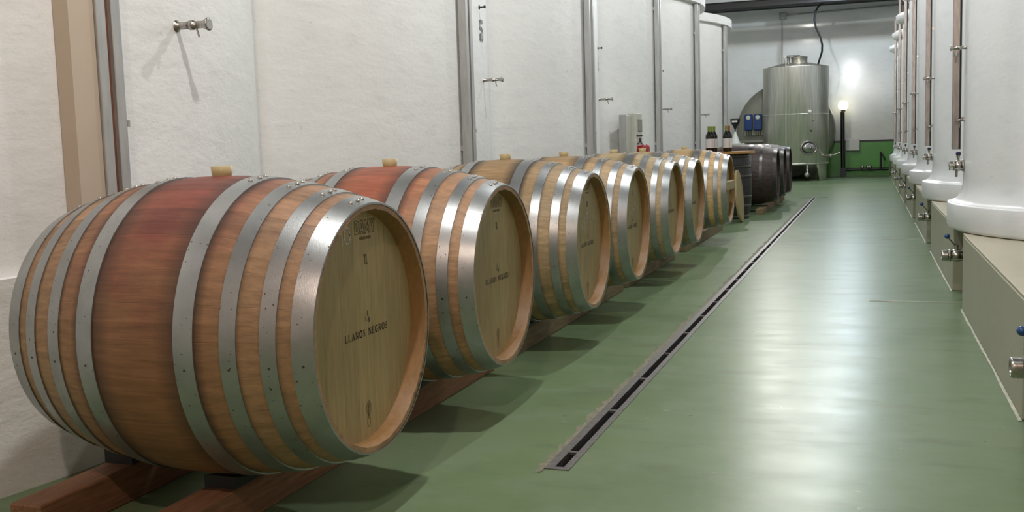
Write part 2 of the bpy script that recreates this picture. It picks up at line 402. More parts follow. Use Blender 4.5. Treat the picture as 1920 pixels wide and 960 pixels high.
# posts (two galvanised channels with a slot between) on every left tank
def left_post(y, label, gapmat):
    t = thing('channel_post', label, 'post', (XF, y, 0.572), group='twin steel channel posts on the left tanks')
    wide = 0.022 if gapmat is M['gloss_white'] else 0
    for s in (-1, 1):
        m = MB(); a, b = sorted((s * (0.012 + wide), s * (0.05 + wide)))
        m.box(0.012, 0.056, a, b, 0.0, 2.084, 0.002); m.build('channel', M['galv'], t)
    for z in (0.3, 1.7): MB().box(-0.003, 0.012, -0.045 - wide, 0.045 + wide, z, z + 0.03).build('bracket', M['galv'], t)
    MB().box(0.012, 0.042 - wide, -0.0118 - wide, 0.0118 + wide, 0.0, 2.084).build('recess_strip', gapmat, t)
    if gapmat is M['rust']: MB().box(-0.006, 0.047, -0.150, -0.052, 0.001, 2.084).build('post_shadow_strip', M['beige_shadow'], t)['label'] = 'flat beige strip painted as the post shadow'  # added board, its beige imitates the shadow the post casts on the tank
    MB().box(0.04, 0.055, 0.0505 + wide, 0.062 + wide, 0.40, 0.42).build('bolt', M['valve'], t)
desc = ['out of view beside viewer', 'next to out of view', 'with rusty slot at the left edge of the view', 'behind the second barrel', 'behind the fourth barrel', 'right of the electrical panel', 'left of the wine bottles', 'beside the end wall on last left tank']
for k in range(1, 8):
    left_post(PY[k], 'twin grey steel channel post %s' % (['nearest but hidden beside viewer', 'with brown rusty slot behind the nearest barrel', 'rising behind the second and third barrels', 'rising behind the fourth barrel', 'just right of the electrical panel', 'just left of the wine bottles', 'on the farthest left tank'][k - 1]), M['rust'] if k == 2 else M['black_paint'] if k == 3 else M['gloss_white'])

# ================================================================== small taps
def sample_tap(loc, rz, label, s=1.0, group=None):
    t = thing('sample_tap', label, 'tap', loc, rz, group)
    MB().lathe([(0.015 * s, -0.012), (0.015 * s, 0.004), (0.0095 * s, 0.006), (0.0095 * s, 0.05), (0.0125 * s, 0.052), (0.0125 * s, 0.066), (0.0095 * s, 0.068), (0.0095 * s, 0.1)], axis='X', n=16).build('stem', M['valve'], t)
    MB().lathe([(0.0095 * s, 0.1), (0.0165 * s, 0.118), (0.0165 * s, 0.123), (0.013 * s, 0.124)], axis='X', n=20).build('cap', M['valve'], t)
    MB().tube([(0.075, 0, -0.006), (0.078, 0, -0.02), (0.083, 0.002, -0.04)], 0.0035, 8).build('spout', M['valve'], t)
    return t
def surfL(y, yc): d = y - yc; return XF - R2 + math.sqrt(R2 * R2 - d * d)
tl = [(2.865, 2), (5.77, 3), (8.57, 4), (11.29, 5), (13.95, 6)]
tz = (1.309, 1.289, 1.276, 1.266, 1.264)
tn = ['small steel sample tap casting a drip shadow on the nearest left tank', 'steel sample tap under the stencilled 5', 'steel sample tap above the fourth barrel left of the electrical panel',
      'steel sample tap right of the electrical panel', 'steel sample tap on the wall above the wine bottles']
for (y, k), z, lb in zip(tl, tz, tn):
    rz = math.asin((y - LY[k]) / R2) * 0.5; sample_tap((surfL(y, LY[k]), y, z), rz, lb, 1.3 if k == 2 else 0.9)
for (y, k, z) in ((5.71, 3, 1.71), (8.57, 4, 1.71), (11.35, 5, 1.69)):
    t = thing('wall_hook', ['small black hook above the stencilled 5', 'small black hook above the fourth barrel wall tap', 'small black hook on the tank right of the electrical panel'][k - 3], 'hook', (surfL(y, LY[k]), y, z))
    MB().lathe([(0.012, -0.01), (0.012, 0.004), (0.005, 0.006), (0.005, 0.03), (0.009, 0.032), (0.009, 0.04)], axis='X', n=12).build('peg', M['black_rubber'], t)

# ------------------------------------------------------------------ stroke lettering
def strokes(mb, lines, w, ox, u0, v0, s, sx=1.0, slant=0.0):
    """lines: list of (points, widthfactor); drawn in the plane x=ox, u -> +y, v -> +z"""
    for pts, wf in lines:
        P = [Vector((u0 + (p[0] + slant * p[1]) * s * sx, v0 + p[1] * s)) for p in pts]
        for a, b in zip(P[:-1], P[1:]):
            d = b - a
            if d.length < 1e-7: continue
            n = Vector((-d.y, d.x)).normalized() * w * wf * s / 2; e = d.normalized() * w * wf * s * 0.25
            q = [a - e - n, b + e - n, b + e + n, a - e + n]
            mb.add([(ox, p.x, p.y) for p in q], [(0, 1, 2, 3)])
def arc(cx, cy, rx, ry, a0, a1, n=14): return [(cx + rx * math.cos(math.radians(a0 + (a1 - a0) * i / n)), cy + ry * math.sin(math.radians(a0 + (a1 - a0) * i / n))) for i in range(n + 1)]
T, H = 0.45, 1.0
G = {   # serif capitals, unit height
 'L': ([([(0.12, 0), (0.12, 1)], H), ([(0, 1), (0.26, 1)], T), ([(0, 0), (0.6, 0)], T), ([(0.6, 0), (0.62, 0.25)], T)], 0.66),
 'A': ([([(0.36, 1), (0.66, 0)], H), ([(0.36, 1), (0.08, 0)], T), ([(0.18, 0.33), (0.55, 0.33)], T), ([(0, 0), (0.2, 0)], T), ([(0.54, 0), (0.78, 0)], T)], 0.78),
 'N': ([([(0.1, 0), (0.1, 1)], T), ([(0.1, 1), (0.66, 0)], H), ([(0.66, 0), (0.66, 1)], T), ([(0, 0), (0.2, 0)], T), ([(0.56, 1), (0.76, 1)], T), ([(0, 1), (0.12, 1)], T)], 0.78),
 'O': ([(arc(0.38, 0.5, 0.32, 0.5, 60, 300), H), (arc(0.38, 0.5, 0.32, 0.5, -60, 60), H * 0.8)], 0.76),
 'S': ([([(0.5, 0.82), (0.42, 0.97), (0.25, 1.0), (0.1, 0.9), (0.08, 0.72), (0.2, 0.58)], T * 1.3), ([(0.2, 0.58), (0.42, 0.43)], H), ([(0.42, 0.43), (0.53, 0.26), (0.47, 0.08), (0.3, 0), (0.12, 0.05), (0.06, 0.22)], T * 1.3)], 0.6),
 'E': ([([(0.12, 0), (0.12, 1)], H), ([(0, 1), (0.55, 1), (0.56, 0.78)], T), ([(0.12, 0.52), (0.42, 0.52)], T), ([(0, 0), (0.58, 0), (0.6, 0.25)], T)], 0.64),
 'G': ([(arc(0.38, 0.5, 0.32, 0.5, 55, 320), H), ([(0.62, 0.15), (0.62, 0.42)], H), ([(0.46, 0.42), (0.74, 0.42)], T)], 0.78),
 'R': ([([(0.12, 0), (0.12, 1)], H), ([(0, 1), (0.34, 1), (0.52, 0.92), (0.56, 0.76), (0.5, 0.58), (0.34, 0.52), (0.12, 0.52)], T * 1.3), ([(0.34, 0.52), (0.62, 0)], H), ([(0, 0), (0.24, 0)], T), ([(0.56, 0), (0.72, 0)], T)], 0.72),
 'T': ([([(0.32, 0), (0.32, 1)], H), ([(0, 0.82), (0, 1), (0.64, 1), (0.64, 0.82)], T), ([(0.2, 0), (0.44, 0)], T)], 0.66),
 'M': ([([(0.05, 0), (0.05, 1), (0.4, 0.3), (0.75, 1), (0.75, 0)], H)], 0.82), 'U': ([([(0.05, 1), (0.05, 0.2), (0.3, 0), (0.55, 0.2), (0.55, 1)], H)], 0.64),
 'F': ([([(0.1, 0), (0.1, 1), (0.55, 1)], H), ([(0.1, 0.52), (0.45, 0.52)], H)], 0.6), 'C': ([(arc(0.36, 0.5, 0.3, 0.5, 50, 310), H)], 0.66), ' ': ([], 0.45)}
def word(mb, text, w, ox, uc, v0, s, sx=1.0, track=0.12, slant=0.0):
    W = sum(G[c][1] + track for c in text) * s * sx; u = uc - W / 2
    for c in text: strokes(mb, G[c][0], w, ox, u, v0, s, sx, slant); u += (G[c][1] + track) * s * sx
def outline_poly(pts): return [(pts + [pts[0]], 1.0)]
DAMY = [ [[(0, 0), (0, 1), (.32, 1), (.5, .85), (.5, .15), (.32, 0)], [(.18, .2), (.18, .8), (.28, .8), (.32, .72), (.32, .28), (.28, .2)]],
         [[(0, 0), (.16, 1), (.4, 1), (.56, 0), (.4, 0), (.36, .2), (.2, .2), (.16, 0)], [(.22, .4), (.34, .4), (.28, .8)]],
         [[(0, 0), (0, 1), (.2, 1), (.34, .55), (.48, 1), (.68, 1), (.68, 0), (.52, 0), (.52, .6), (.34, .15), (.16, .6), (.16, 0)]],
         [[(.18, 0), (.18, .42), (0, 1), (.18, 1), (.27, .65), (.36, 1), (.54, 1), (.36, .42), (.36, 0)]] ]
def prints(with_all=True):
    m = MB(); f = MB(); ox = 0.0
    u = -0.012
    for k, polys in enumerate(DAMY):
        for p in polys: strokes(f, outline_poly(p), 0.07, ox, u, 0.216, 0.031, 1.33)
        u += (0.56, 0.6, 0.74, 0.5)[k] * 0.031 * 1.33
    word(f, 'MEURSAULT FRANCE', 0.22, ox, 0.038, 0.202, 0.0062, 0.72)
    word(m, 'TL', 0.12, ox, 0.036, 0.144, 0.022, 0.72, 0.02)
    word(m, 'LLANOS NEGROS', 0.19, ox, 0.027, -0.024, 0.0155, 1.18, 0.22, 0.04)
    # small three-letter monogram: L over L and N on a slant
    strokes(m, G['L'][0], 0.2, ox, 0.030, 0.022, 0.011, 0.9); strokes(m, G['L'][0], 0.2, ox, 0.022, 0.010, 0.011, 0.9)
    strokes(m, G['N'][0], 0.24, ox, 0.034, 0.006, 0.011, 1.0)
    # round forest mark over an oval at the bottom
    for (cx, cy, rx, ry) in ((0.018, -0.196, 0.011, 0.016), (0.016, -0.227, 0.007, 0.014)): strokes(f, [(arc(cx, cy, rx, ry, 0, 360, 20), 1)], 0.0018, ox, 0, 0, 1)
    for i in range(5): strokes(f, [([(0.011 + i * 0.001, -0.190 - i * 0.0055), (0.025 - i * 0.002, -0.184 - i * 0.0055)], 1)], 0.002, ox, 0, 0, 1)
    strokes(f, [([(0.018, -0.185), (0.016, -0.222)], 1)], 0.002, ox, 0, 0, 1)
    return m.mesh('printed_lettering'), f.mesh('burnt_mark')
PRINT, BURN = prints(); PRINT.materials.append(M['ink']); BURN.materials.append(M['ink_faint'])

# ================================================================== barrels
def stave_mesh(NS, hl, rb, rh, th=0.024, seg=14):
    m = MB(); da = PI / NS; v = []; prof = []
    for i in range(seg + 1):
        s = -hl + 2 * hl * i / seg; prof.append((s, rb - (rb - rh) * (s / hl) ** 2))
    rows = []
    for (s, r) in prof:
        g = 0.00035
        row = []
        for (a, rr) in ((-da, r - g), (-da * 0.965, r), (0, r + 0.0004), (da * 0.965, r), (da, r - g), (da, r - th), (-da, r - th)):
            row.append((s, rr * math.sin(a), rr * math.cos(a)))
        rows.append(row)
    # chime ends: bevel inward
    for e, sg in ((0, -1), (-1, 1)):
        rows[e] = rows[e][:5] + [(rows[e][0][0], (rh - 0.013) * math.sin(da), (rh - 0.013) * math.cos(da)), (rows[e][0][0], -(rh - 0.013) * math.sin(da), (rh - 0.013) * math.cos(da))]
    for r_ in rows: v += r_
    f = []
    for i in range(seg):
        for k in range(7): f.append((i * 7 + k, (i + 1) * 7 + k, (i + 1) * 7 + (k + 1) % 7, i * 7 + (k + 1) % 7))
    f += [tuple(range(6, -1, -1)), tuple(seg * 7 + k for k in range(7))]
    m.add(v, f, False); return m.mesh('stave')
def hoop_mesh(s0, s1, hl, rb, rh, up=0.0034):
    R = lambda s: rb - (rb - rh) * (s / hl) ** 2
    a, b = (s0, s1); L = dict(axis='X', n=80, caps=False)
    return MB().lathe([(R(a) - 0.001, a), (R(a) + up, a)], **L).lathe([(R(a) + up, a), (R((a + b) / 2) + up, (a + b) / 2), (R(b) + up, b)], **L).lathe([(R(b) + up, b), (R(b) - 0.001, b)], **L).mesh('hoop')
def boards(x0, x1, rad, cuts):
    out = []
    for a, b in zip(cuts[:-1], cuts[1:]):
        a_, b_ = max(a, -rad * 0.9999), min(b, rad * 0.9999); g = 0.00035; lo = a_ + g; hi = b_ - g; pts = []
        n = 10
        for i in range(n + 1):
            u = lo + (hi - lo) * i / n; pts.append((u, math.sqrt(max(0, rad * rad - u * u))))
        for i in range(n, -1, -1):
            u = lo + (hi - lo) * i / n; pts.append((u, -math.sqrt(max(0, rad * rad - u * u))))
        m = MB(); L = len(pts); v = [(x0, p[0], p[1]) for p in pts] + [(x1, p[0], p[1]) for p in pts]
        m.add(v, [(i, (i + 1) % L, L + (i + 1) % L, L + i) for i in range(L)] + [tuple(range(L)), tuple(range(2 * L - 1, L - 1, -1))])
        out.append(m.mesh('head_board'))
    return out
HL, RB, RH = 0.3965, 0.3585, 0.2875
STAVE = stave_mesh(28, HL, RB, RH)
HO = [hoop_mesh(a, b, HL, RB, RH) for a, b in ((0.105, 0.15), (0.208, 0.243), (0.292, 0.325), (0.355, 0.3985))]
HON = [hoop_mesh(-b, -a, HL, RB, RH) for a, b in ((0.105, 0.15), (0.208, 0.243), (0.292, 0.325), (0.355, 0.3985))]
RIV = MB().lathe([(0.006, -0.001), (0.006, 0.0012), (0.0042, 0.0036), (0.001, 0.0044)], n=8).mesh('rivet')
NAIL = MB().lathe([(0.0028, -0.001), (0.0028, 0.0006)], n=8).mesh('nail')
HEADX = HL - 0.040; HR = 0.2695
HB = boards(HEADX - 0.018, HEADX, HR, [-HR, -0.175, -0.092, -0.025, 0.055, 0.135, 0.205, HR])
HBK = boards(-HEADX, -HEADX + 0.018, HR, [-HR, 0, HR])
# inner chime lining (ring between croze and rim, faces the viewer)
LIN = MB().lathe([(RH - 0.0135, HL - 0.0008), (0.2715, HL - 0.010), (0.2680, HEADX - 0.001)], axis='X', n=80, caps=False).mesh('chime_bevel')
BUNG = MB().lathe([(0.020, 0.352), (0.0235, 0.3605), (0.026, 0.381), (0.0245, 0.3815), (0.02, 0.3795)], n=20).mesh('bung')
for me in HO + HON: me.materials.append(M['hoop'])
RIV.materials.append(M['valve']); NAIL.materials.append(M['hoop_dark'])
for me in HB + HBK: me.materials.append(M['head'])
LIN.materials.append(M['rim']); BUNG.materials.append(M['cork'])

def barrel(y, xh, label, base, stain, detail=2, seams=1.0, text=True, hm=None, zc=0.47):
    t = thing('wine_barrel', label, 'barrel', (xh - HL, y, zc - RB - 0.003), 0, 'pale oak wine barrels lying in a row')
    zl = RB + 0.003
    helper = t
    wood = oak('oak_' + str(round(y, 1)), t, base, stain, seams)
    # object coordinates of the root start at its base; shift inside the material via a mapping on z
    nt = wood.node_tree
    me = STAVE.copy(); me.materials.append(wood)
    for i in range(28):
        o = inst('stave', me, t, (0, 0, zl), (2 * PI * i / 28 + 0.05, 0, 0))
    for k in range(4):
        for me2, sg in ((HO[k], 1), (HON[k], -1)):
            h = inst('hoop', me2, t, (0, 0, zl), (0, 0, 0))
            s = (0.1275, 0.2255, 0.3085, 0.377)[k] * sg; r = RB - (RB - RH) * (s / HL) ** 2 + 0.0034
            if detail >= 1:
                for j, a in enumerate((-0.02, 0.07, 0.16)):
                    inst('rivet', RIV, h, (s + 0.005 * (j % 2), -math.sin(a + 0.05) * r, math.cos(a + 0.05) * r), (a + 0.05, 0, 0))
            if detail >= 2:
                a = math.radians(96); inst('nail', NAIL, h, (s, -math.sin(a) * r, math.cos(a) * r), (a, 0, 0))
    for me2 in HB + HBK: inst('head_board', me2, t, (0, 0, zl))
    inst('chime_bevel', LIN, t, (0, 0, zl))
    if text:
        inst('printed_lettering', PRINT, t, (HEADX + 0.0007, 0, zl))['kind'] = 'stuff'; inst('burnt_mark', BURN, t, (HEADX + 0.0006, 0, zl))['kind'] = 'stuff'
    if detail >= 0: inst('bung', BUNG, t, (0, 0, zl))['label'] = 'beige silicone bung'
    return t, zl
def chalk(t, zl, lines, w):
    m = MB(); strokes(m, [(l, 1) for l in lines], w, 0, 0, 0, 1); m.build('chalk_writing', M['chalk'], t, (HEADX + 0.0009, 0, zl), fix=False)['label'] = 'white chalk writing'
oakA = (0.42, 0.275, 0.15); oakB = (0.44, 0.29, 0.16); oakC = (0.46, 0.34, 0.185)
red1 = ((0.52, 0.20, 0.24), (0.66, 0.47, 0.37), 0.35); red2 = ((0.80, 0.34, 0.30), (0.80, 0.58, 0.46), 0.3)
BR = [(2.084, -1.074), (3.054, -1.103), (4.223, -1.115), (5.186, -1.131), (6.380, -1.150), (7.231, -1.146), (8.988, -1.145)]
b1, z1 = barrel(BR[0][0], BR[0][1], 'nearest oak barrel, wine-red stained middle, chalk 10 on its head', oakA, red1)
chalk(b1, z1, [[(-0.086, 0.224), (-0.074, 0.238), (-0.075, 0.196)], arc(-0.05, 0.217, 0.014, 0.019, 0, 370)], 0.0028)
b2, z2 = barrel(BR[1][0], BR[1][1], 'second barrel in the row, salmon-red stained middle, chalk 11 on its head', oakB, red2)
chalk(b2, z2, [[(-0.088, 0.225), (-0.088, 0.188)], [(-0.068, 0.240), (-0.064, 0.196)]], 0.0020)
b3, z3 = barrel(BR[2][0], BR[2][1], 'third barrel in the row, brown-smeared top, looping chalk script on its head', oakC, ((0.80, 0.68, 0.55), (0.95, 0.92, 0.9), 0.6), 1, 1.5)
chalk(b3, z3, [arc(-0.045, 0.075, 0.018, 0.024, 0, 360), [(-0.012, 0.045), (-0.010, 0.100)], arc(0.002, 0.085, 0.013, 0.012, -90, 90), [(0.035, 0.125), (0.037, 0.078)], [(0.02, 0.115), (0.05, 0.118)],
               [(0.062, 0.108), (0.064, 0.083)], arc(0.085, 0.095, 0.012, 0.016, 20, 320), [(0.112, 0.13), (0.112, 0.088), (0.122, 0.088)], arc(0.145, 0.10, 0.013, 0.014, 0, 400)], 0.0022)
b4, z4 = barrel(BR[3][0], BR[3][1], 'fourth barrel in the row, pale oak with faint chalk smears on its head', oakC, ((0.92, 0.8, 0.68), (0.95, 0.92, 0.9), 0.7), 1)
chalk(b4, z4, [arc(-0.02, 0.075, 0.02, 0.02, 60, 330), [(0.03, 0.09), (0.03, 0.04)], arc(0.06, 0.09, 0.02, 0.02, 0, 300), [(0.1, 0.11), (0.13, 0.07)], [(-0.06, 0.02), (-0.05, 0.04)]], 0.0020)
barrel(BR[4][0], BR[4][1], 'fifth barrel in the row, plain pale oak with printed head', oakC, None, 1)
barrel(BR[5][0], BR[5][1], 'sixth barrel in the row, head half hidden behind the fifth', oakC, None, 1)
b7, z7 = barrel(BR[6][0], BR[6][1], 'seventh and farthest pale barrel, wooden block across its head', (0.62, 0.42, 0.20), None, 1, text=False)
MB().box(HEADX, HL + 0.012, -0.255, 0.2, 0.0, 0.075, 0.004).build('head_bar', M['head'], b7, (0, 0, z7))['label'] = 'pale wooden crossbar'
# burnt cooper's stamps on the lower chime of barrel 1
for k, a in enumerate((2.18, 2.28, 2.38)):
    r = 0.277; m = MB().lathe([(0.006, -0.0005), (0.006, 0.0006)], axis='X', n=12)
    m.build('burnt_stamp', M['ink_faint'], b1, (HL + 0.0002, math.sin(a) * 0.281, z1 + math.cos(a) * 0.281))

# ================================================================== barrel racks
def rack(y0, y1, ylist, label, pale=False, zc=0.47, z_r=0.092, xb=-1.83, xf=-1.45):
    t = thing('barrel_rack', label, 'rack', (0, 0, 0), group='timber racks under the barrels'); mt = M['timber_pale'] if pale else M['timber']
    for x in (xf, xb): MB().box(x - 0.045, x + 0.045, y0, y1, 0.0, z_r, 0.004).build('rail', mt, t)
    for yb in ylist:
        for x in (xf, xb):
            s_ = x - (BX[yb] - HL); r = RB - (RB - RH) * ((abs(s_) + 0.04) / HL) ** 2 if False else RB - (RB - RH) * (max(0, abs(s_) - 0.043) / HL) ** 2
            ya, yb2 = (-0.11, 0.10) if x == xf else (-0.01, 0.19)
            m = MB(); x0, x1 = x - 0.043, x + 0.043; top = []
            for q in range(9):
                yy = ya + (yb2 - ya) * q / 8; top.append((yb + yy, max(z_r + 0.004, zc - math.sqrt((r + 0.006) ** 2 - yy ** 2))))
            L = [(yb + ya, z_r)] + top + [(yb + yb2, z_r)]; nn = len(L)
            m.add([(x0, a, b) for a, b in L] + [(x1, a, b) for a, b in L], [tuple(range(nn)), tuple(range(2 * nn - 1, nn - 1, -1))] + [(i, (i + 1) % nn, nn + (i + 1) % nn, nn + i) for i in range(nn)])
            m.build('chock', M['black_rubber'], t)
BX = {b[0]: b[1] for b in BR}
rack(1.76, 3.72, [BR[0][0], BR[1][0]], 'reddish timber rack under the first two barrels')
rack(3.86, 5.98, [BR[2][0], BR[3][0]], 'grey-brown timber rack under the third and fourth barrels', True)
rack(6.10, 7.72, [BR[4][0], BR[5][0]], 'timber rack under the fifth and sixth barrels', True)
rack(8.2, 10.4, [BR[6][0]], 'timber rack under the farthest pale barrel', True)

# ================================================================== dark barrels
DHL, DRB, DRH = 0.45, 0.385, 0.318
DST = stave_mesh(24, DHL, DRB, DRH, seg=10)
DHO = [hoop_mesh(a, b, DHL, DRB, DRH) for a, b in ((0.11, 0.155), (0.25, 0.285), (0.41, 0.4515), (-0.155, -0.11), (-0.285, -0.25), (-0.4515, -0.41))]
DHB = boards(DHL - 0.05, DHL - 0.03, 0.295, [-0.295, -0.15, -0.05, 0.05, 0.15, 0.295]) + boards(-DHL + 0.03, -DHL + 0.05, 0.295, [-0.295, 0, 0.295])
darkwood = simple('purple_stained_dark_oak', (0.050, 0.032, 0.029), 0.5, 0, 0.4, 7, 0.15, stretch=(1, 9, 9))
for me in [DST]: me.materials.append(darkwood)
for me in DHO: me.materials.append(M['hoop_dark'])
for me in DHB: me.materials.append(M['dark_head'])
def dark_barrel(loc, label, up=False):
    t = thing('dark_barrel', label, 'barrel', loc, 0, None)
    rot = (0, 0, 0); off = (0, 0, DRB + 0.003)
    for i in range(24): inst('stave', DST, t, off, (2 * PI * i / 24, 0, 0))
    for me in DHO: inst('hoop', me, t, off)
    for me in DHB: inst('head_board', me, t, off)
    return t
dk = [(13.2, -1.09), (14.28, -1.09), (15.30, -1.09)]
for i, (y, x) in enumerate(dk):
    dark_barrel((x - DHL, y, 0.072), ['nearest dark purple-black barrel lying behind the bottle table', 'middle dark barrel of the lying three, mostly hidden', 'farthest dark barrel, only its rim showing before the steel tank'][i])
t = thing('barrel_rack', 'dark timber rack under the black barrels', 'rack', (0, 0, 0), group='timber racks under the barrels')
for x in (-1.26, -1.82):
    MB().box(x - 0.045, x + 0.045, 12.55, 15.85, 0, 0.066, 0.004).build('rail', M['timber_pale'], t)
# standing barrel table with round wooden top
t = thing('barrel_table', 'upright dark barrel with a round wooden top carrying wine bottles', 'table', (-1.585, 12.0, 0))
hh = 0.3725
ST = stave_mesh(22, hh, 0.30, 0.262, seg=8); ST.materials.append(simple('black_stained_oak', (0.025, 0.023, 0.024), 0.4, 0, 0.3, 8, 0.1))
for i in range(22):
    o = inst('stave', ST, t, (0, 0, hh)); o.rotation_euler = Matrix.Rotation(-PI / 2, 3, 'Y').to_euler()
    o.matrix_basis = Matrix.Translation((0, 0, hh)) @ Matrix.Rotation(2 * PI * i / 22, 4, 'Z') @ Matrix.Rotation(-PI / 2, 4, 'Y')
for a, b in ((0.0, 0.045), (0.13, 0.165), (0.235, 0.27), (0.47, 0.505), (0.58, 0.615), (0.70, 0.744)):
    R_ = lambda z: 0.30 - 0.038 * ((z - hh) / hh) ** 2 + 0.003
    MB().lathe([(R_(a) - 0.004, a), (R_(a), a), (R_(b), b), (R_(b) - 0.004, b)], n=48, caps=False).build('hoop', M['hoop_dark'], t)
tp = boards(0, 0.028, 0.335, [-0.335, -0.2, -0.07, 0.07, 0.2, 0.335])
for me in tp:
    me.materials.append(M['table_wood']); o = inst('top_plank', me, t); o.matrix_basis = Matrix.Translation((0, 0, 0.7455)) @ Matrix.Rotation(-PI / 2, 4, 'Y') @ Matrix.Translation((0, 0, 0))
# leaning round lid
t = thing('wooden_disc', 'pale round barrel head leaning on edge beside the upright dark barrel', 'lid', (-1.325, 11.38, 0.0))
lb = boards(-0.012, 0.012, 0.285, [-0.285, -0.17, -0.06, 0.05, 0.17, 0.285])
for me in lb: me.materials.append(M['label']); me.materials[0] = M['rim_pale'] if 'rim_pale' in M else M['head']; o = inst('plank', me, t, (-0.03, 0, 0.289), (0, math.radians(-5), 0))
# bottles
def bottle(x, y, cap, label):
    t = thing('wine_bottle', label, 'bottle', (x, y, 0.7745), random.uniform(-0.2, 0.2), 'wine bottles on the barrel table')
    MB().lathe([(0.030, 0.0), (0.037, 0.004), (0.0375, 0.175), (0.035, 0.195), (0.022, 0.215), (0.0145, 0.232), (0.0138, 0.24)], n=20).build('glass_body', M['glass_green'], t)
    MB().lathe([(0.0145, 0.234), (0.015, 0.285), (0.0155, 0.287), (0.0155, 0.294), (0.014, 0.2955)], n=16).build('capsule', cap, t)
    a0 = math.radians(-90 - 62); a1 = math.radians(-90 + 75)
    MB().lathe([(0.0379, 0.045), (0.0379, 0.15)], n=12, caps=False, ang=(a0, a1)).build('label', M['label'], t)
G_, R__ = M['cap_green'], M['cap_red']
for (x, y, c, l) in ((-1.752, 11.87, G_, 'leftmost green-capped wine bottle of the three on the table'), (-1.733, 11.95, G_, 'middle green-capped wine bottle of the left three'),
                     (-1.714, 12.03, G_, 'right green-capped wine bottle of the left three'), (-1.560, 11.90, G_, 'green-capped wine bottle standing beside the red-capped one'),
                     (-1.540, 11.98, R__, 'red-capped wine bottle, farthest right on the table')): bottle(x, y, c, l)

# ================================================================== electrical panel on the left
t = thing('electrical_panel', 'pale grey electrical panel with red sockets on the left tanks', 'panel', (-2.245, 9.79, 0.0), math.radians(-8))
MB().box(0.01, 0.06, -0.17, -0.012, 0.66, 1.165, 0.006).build('back_box', M['grey_plastic'], t)
MB().box(0.0, 0.065, -0.185, -0.171, 0.66, 1.17).build('side_plate', M['galv'], t)
MB().box(0.015, 0.105, -0.01, 0.17, 0.68, 1.19, 0.012).build('front_box', M['grey_plastic'], t)
MB().box(0.1055, 0.111, 0.045, 0.155, 1.01, 1.13, 0.002).build('display_window', M['grey_steel'], t)
MB().box(0.1055, 0.115, 0.0, 0.15, 0.965, 0.978, 0.002).build('switch_rail', M['black_rubber'], t)
MB().box(0.1055, 0.116, 0.075, 0.11, 0.90, 0.945, 0.002).build('switch', M['black_rubber'], t)
MB().box(0.1055, 0.112, 0.03, 0.045, 0.885, 0.90).build('button', M['black_rubber'], t); MB().box(0.1055, 0.112, 0.13, 0.145, 0.885, 0.90).build('button', M['black_rubber'], t)
for yy in (0.045, 0.14): MB().lathe([(0.042, 0.0), (0.042, 0.04), (0.05, 0.045), (0.05, 0.07), (0.03, 0.075)], p=(0.104, yy, 0.832), axis='X', n=18).build('socket', M['red'], t)
for zz in (0.7, 1.1): MB().box(-0.14, 0.013, 0.04, 0.10, zz, zz + 0.04).build('wall_bracket', M['galv'], t)

# ================================================================== right tank fittings
def valve(loc, label, kind, group):
    t = thing('tank_valve', label, 'valve', loc, 0, group); r = 0.026
    # local -X points to the aisle; the pipe comes from +X
    MB().lathe([(0.017, 0.10), (0.017, 0.03)], axis='X', n=18).build('pipe', M['valve'], t)
    MB().lathe([(0.030, 0.045), (0.036, 0.043), (0.036, 0.030), (0.030, 0.028)], axis='X', n=24).build('flange', M['valve'], t)
    MB().lathe([(0.019, 0.03), (0.030, 0.022), (0.034, 0.008), (0.034, -0.008), (0.030, -0.020), (0.021, -0.026)], axis='X', n=24).build('valve_body', M['valve'], t)
    MB().lathe([(0.020, -0.024), (0.034, -0.026), (0.036, -0.032), (0.034, -0.038), (0.021, -0.040)], axis='X', n=6, smooth=False).build('union_nut', M['valve'], t)
    pr = [(0.024, -0.038)]
    for i in range(5): pr += [(0.0295, -0.041 - i * 0.006), (0.0275, -0.044 - i * 0.006)]
    pr += [(0.028, -0.072), (0.0235, -0.073), (0.0225, -0.071), (0.0222, -0.045), (0.002, -0.044)]
    MB().lathe(pr, axis='X', n=26, caps=False).build('threaded_outlet', M['valve'], t)
    MB().lathe([(0.0222, -0.0465), (0.001, -0.046)], axis='X', n=20, caps=True).build('bore', M['black_paint'], t)
    for a in range(4):
        b = a * PI / 2 + 0.6; MB().lathe([(0.0045, 0.052), (0.0045, -0.03)], p=(0, math.cos(b) * 0.031, math.sin(b) * 0.031), axis='X', n=8).build('bolt', M['valve'], t)
    if kind == 'lever':
        MB().lathe([(0.009, 0.028), (0.009, 0.045), (0.012, 0.047), (0.012, 0.056)], n=12).build('stem', M['valve'], t)
        MB().tube([(0, 0, 0.052), (-0.015, -0.01, 0.062), (-0.042, -0.012, 0.096)], 0.0042, 8).build('handle', M['valve'], t)
        MB().lathe([(0.003, -0.0135), (0.009, -0.0105), (0.0132, -0.004), (0.0138, 0.0), (0.0132, 0.004), (0.009, 0.0105), (0.003, 0.0135)], p=(-0.047, -0.013, 0.103), n=16).build('ball_knob', M['blue'] if kind == 'lever' else M['navy'], t)['label'] = 'blue ball knob'
    else:
        MB().lathe([(0.010, 0.028), (0.010, 0.05), (0.015, 0.052), (0.015, 0.062)], n=12).build('stem', M['valve'], t)
        MB().box(-0.02, 0.02, -0.02, 0.006, 0.062, 0.085, 0.006).build('grip', M['navy'], t)['label'] = 'dark blue grip'
        MB().lathe([(0.008, -0.07), (0.010, -0.066), (0.010, -0.03)], p=(-0.012, 0, 0), n=12).build('drain_stub', M['valve'], t)
    return t
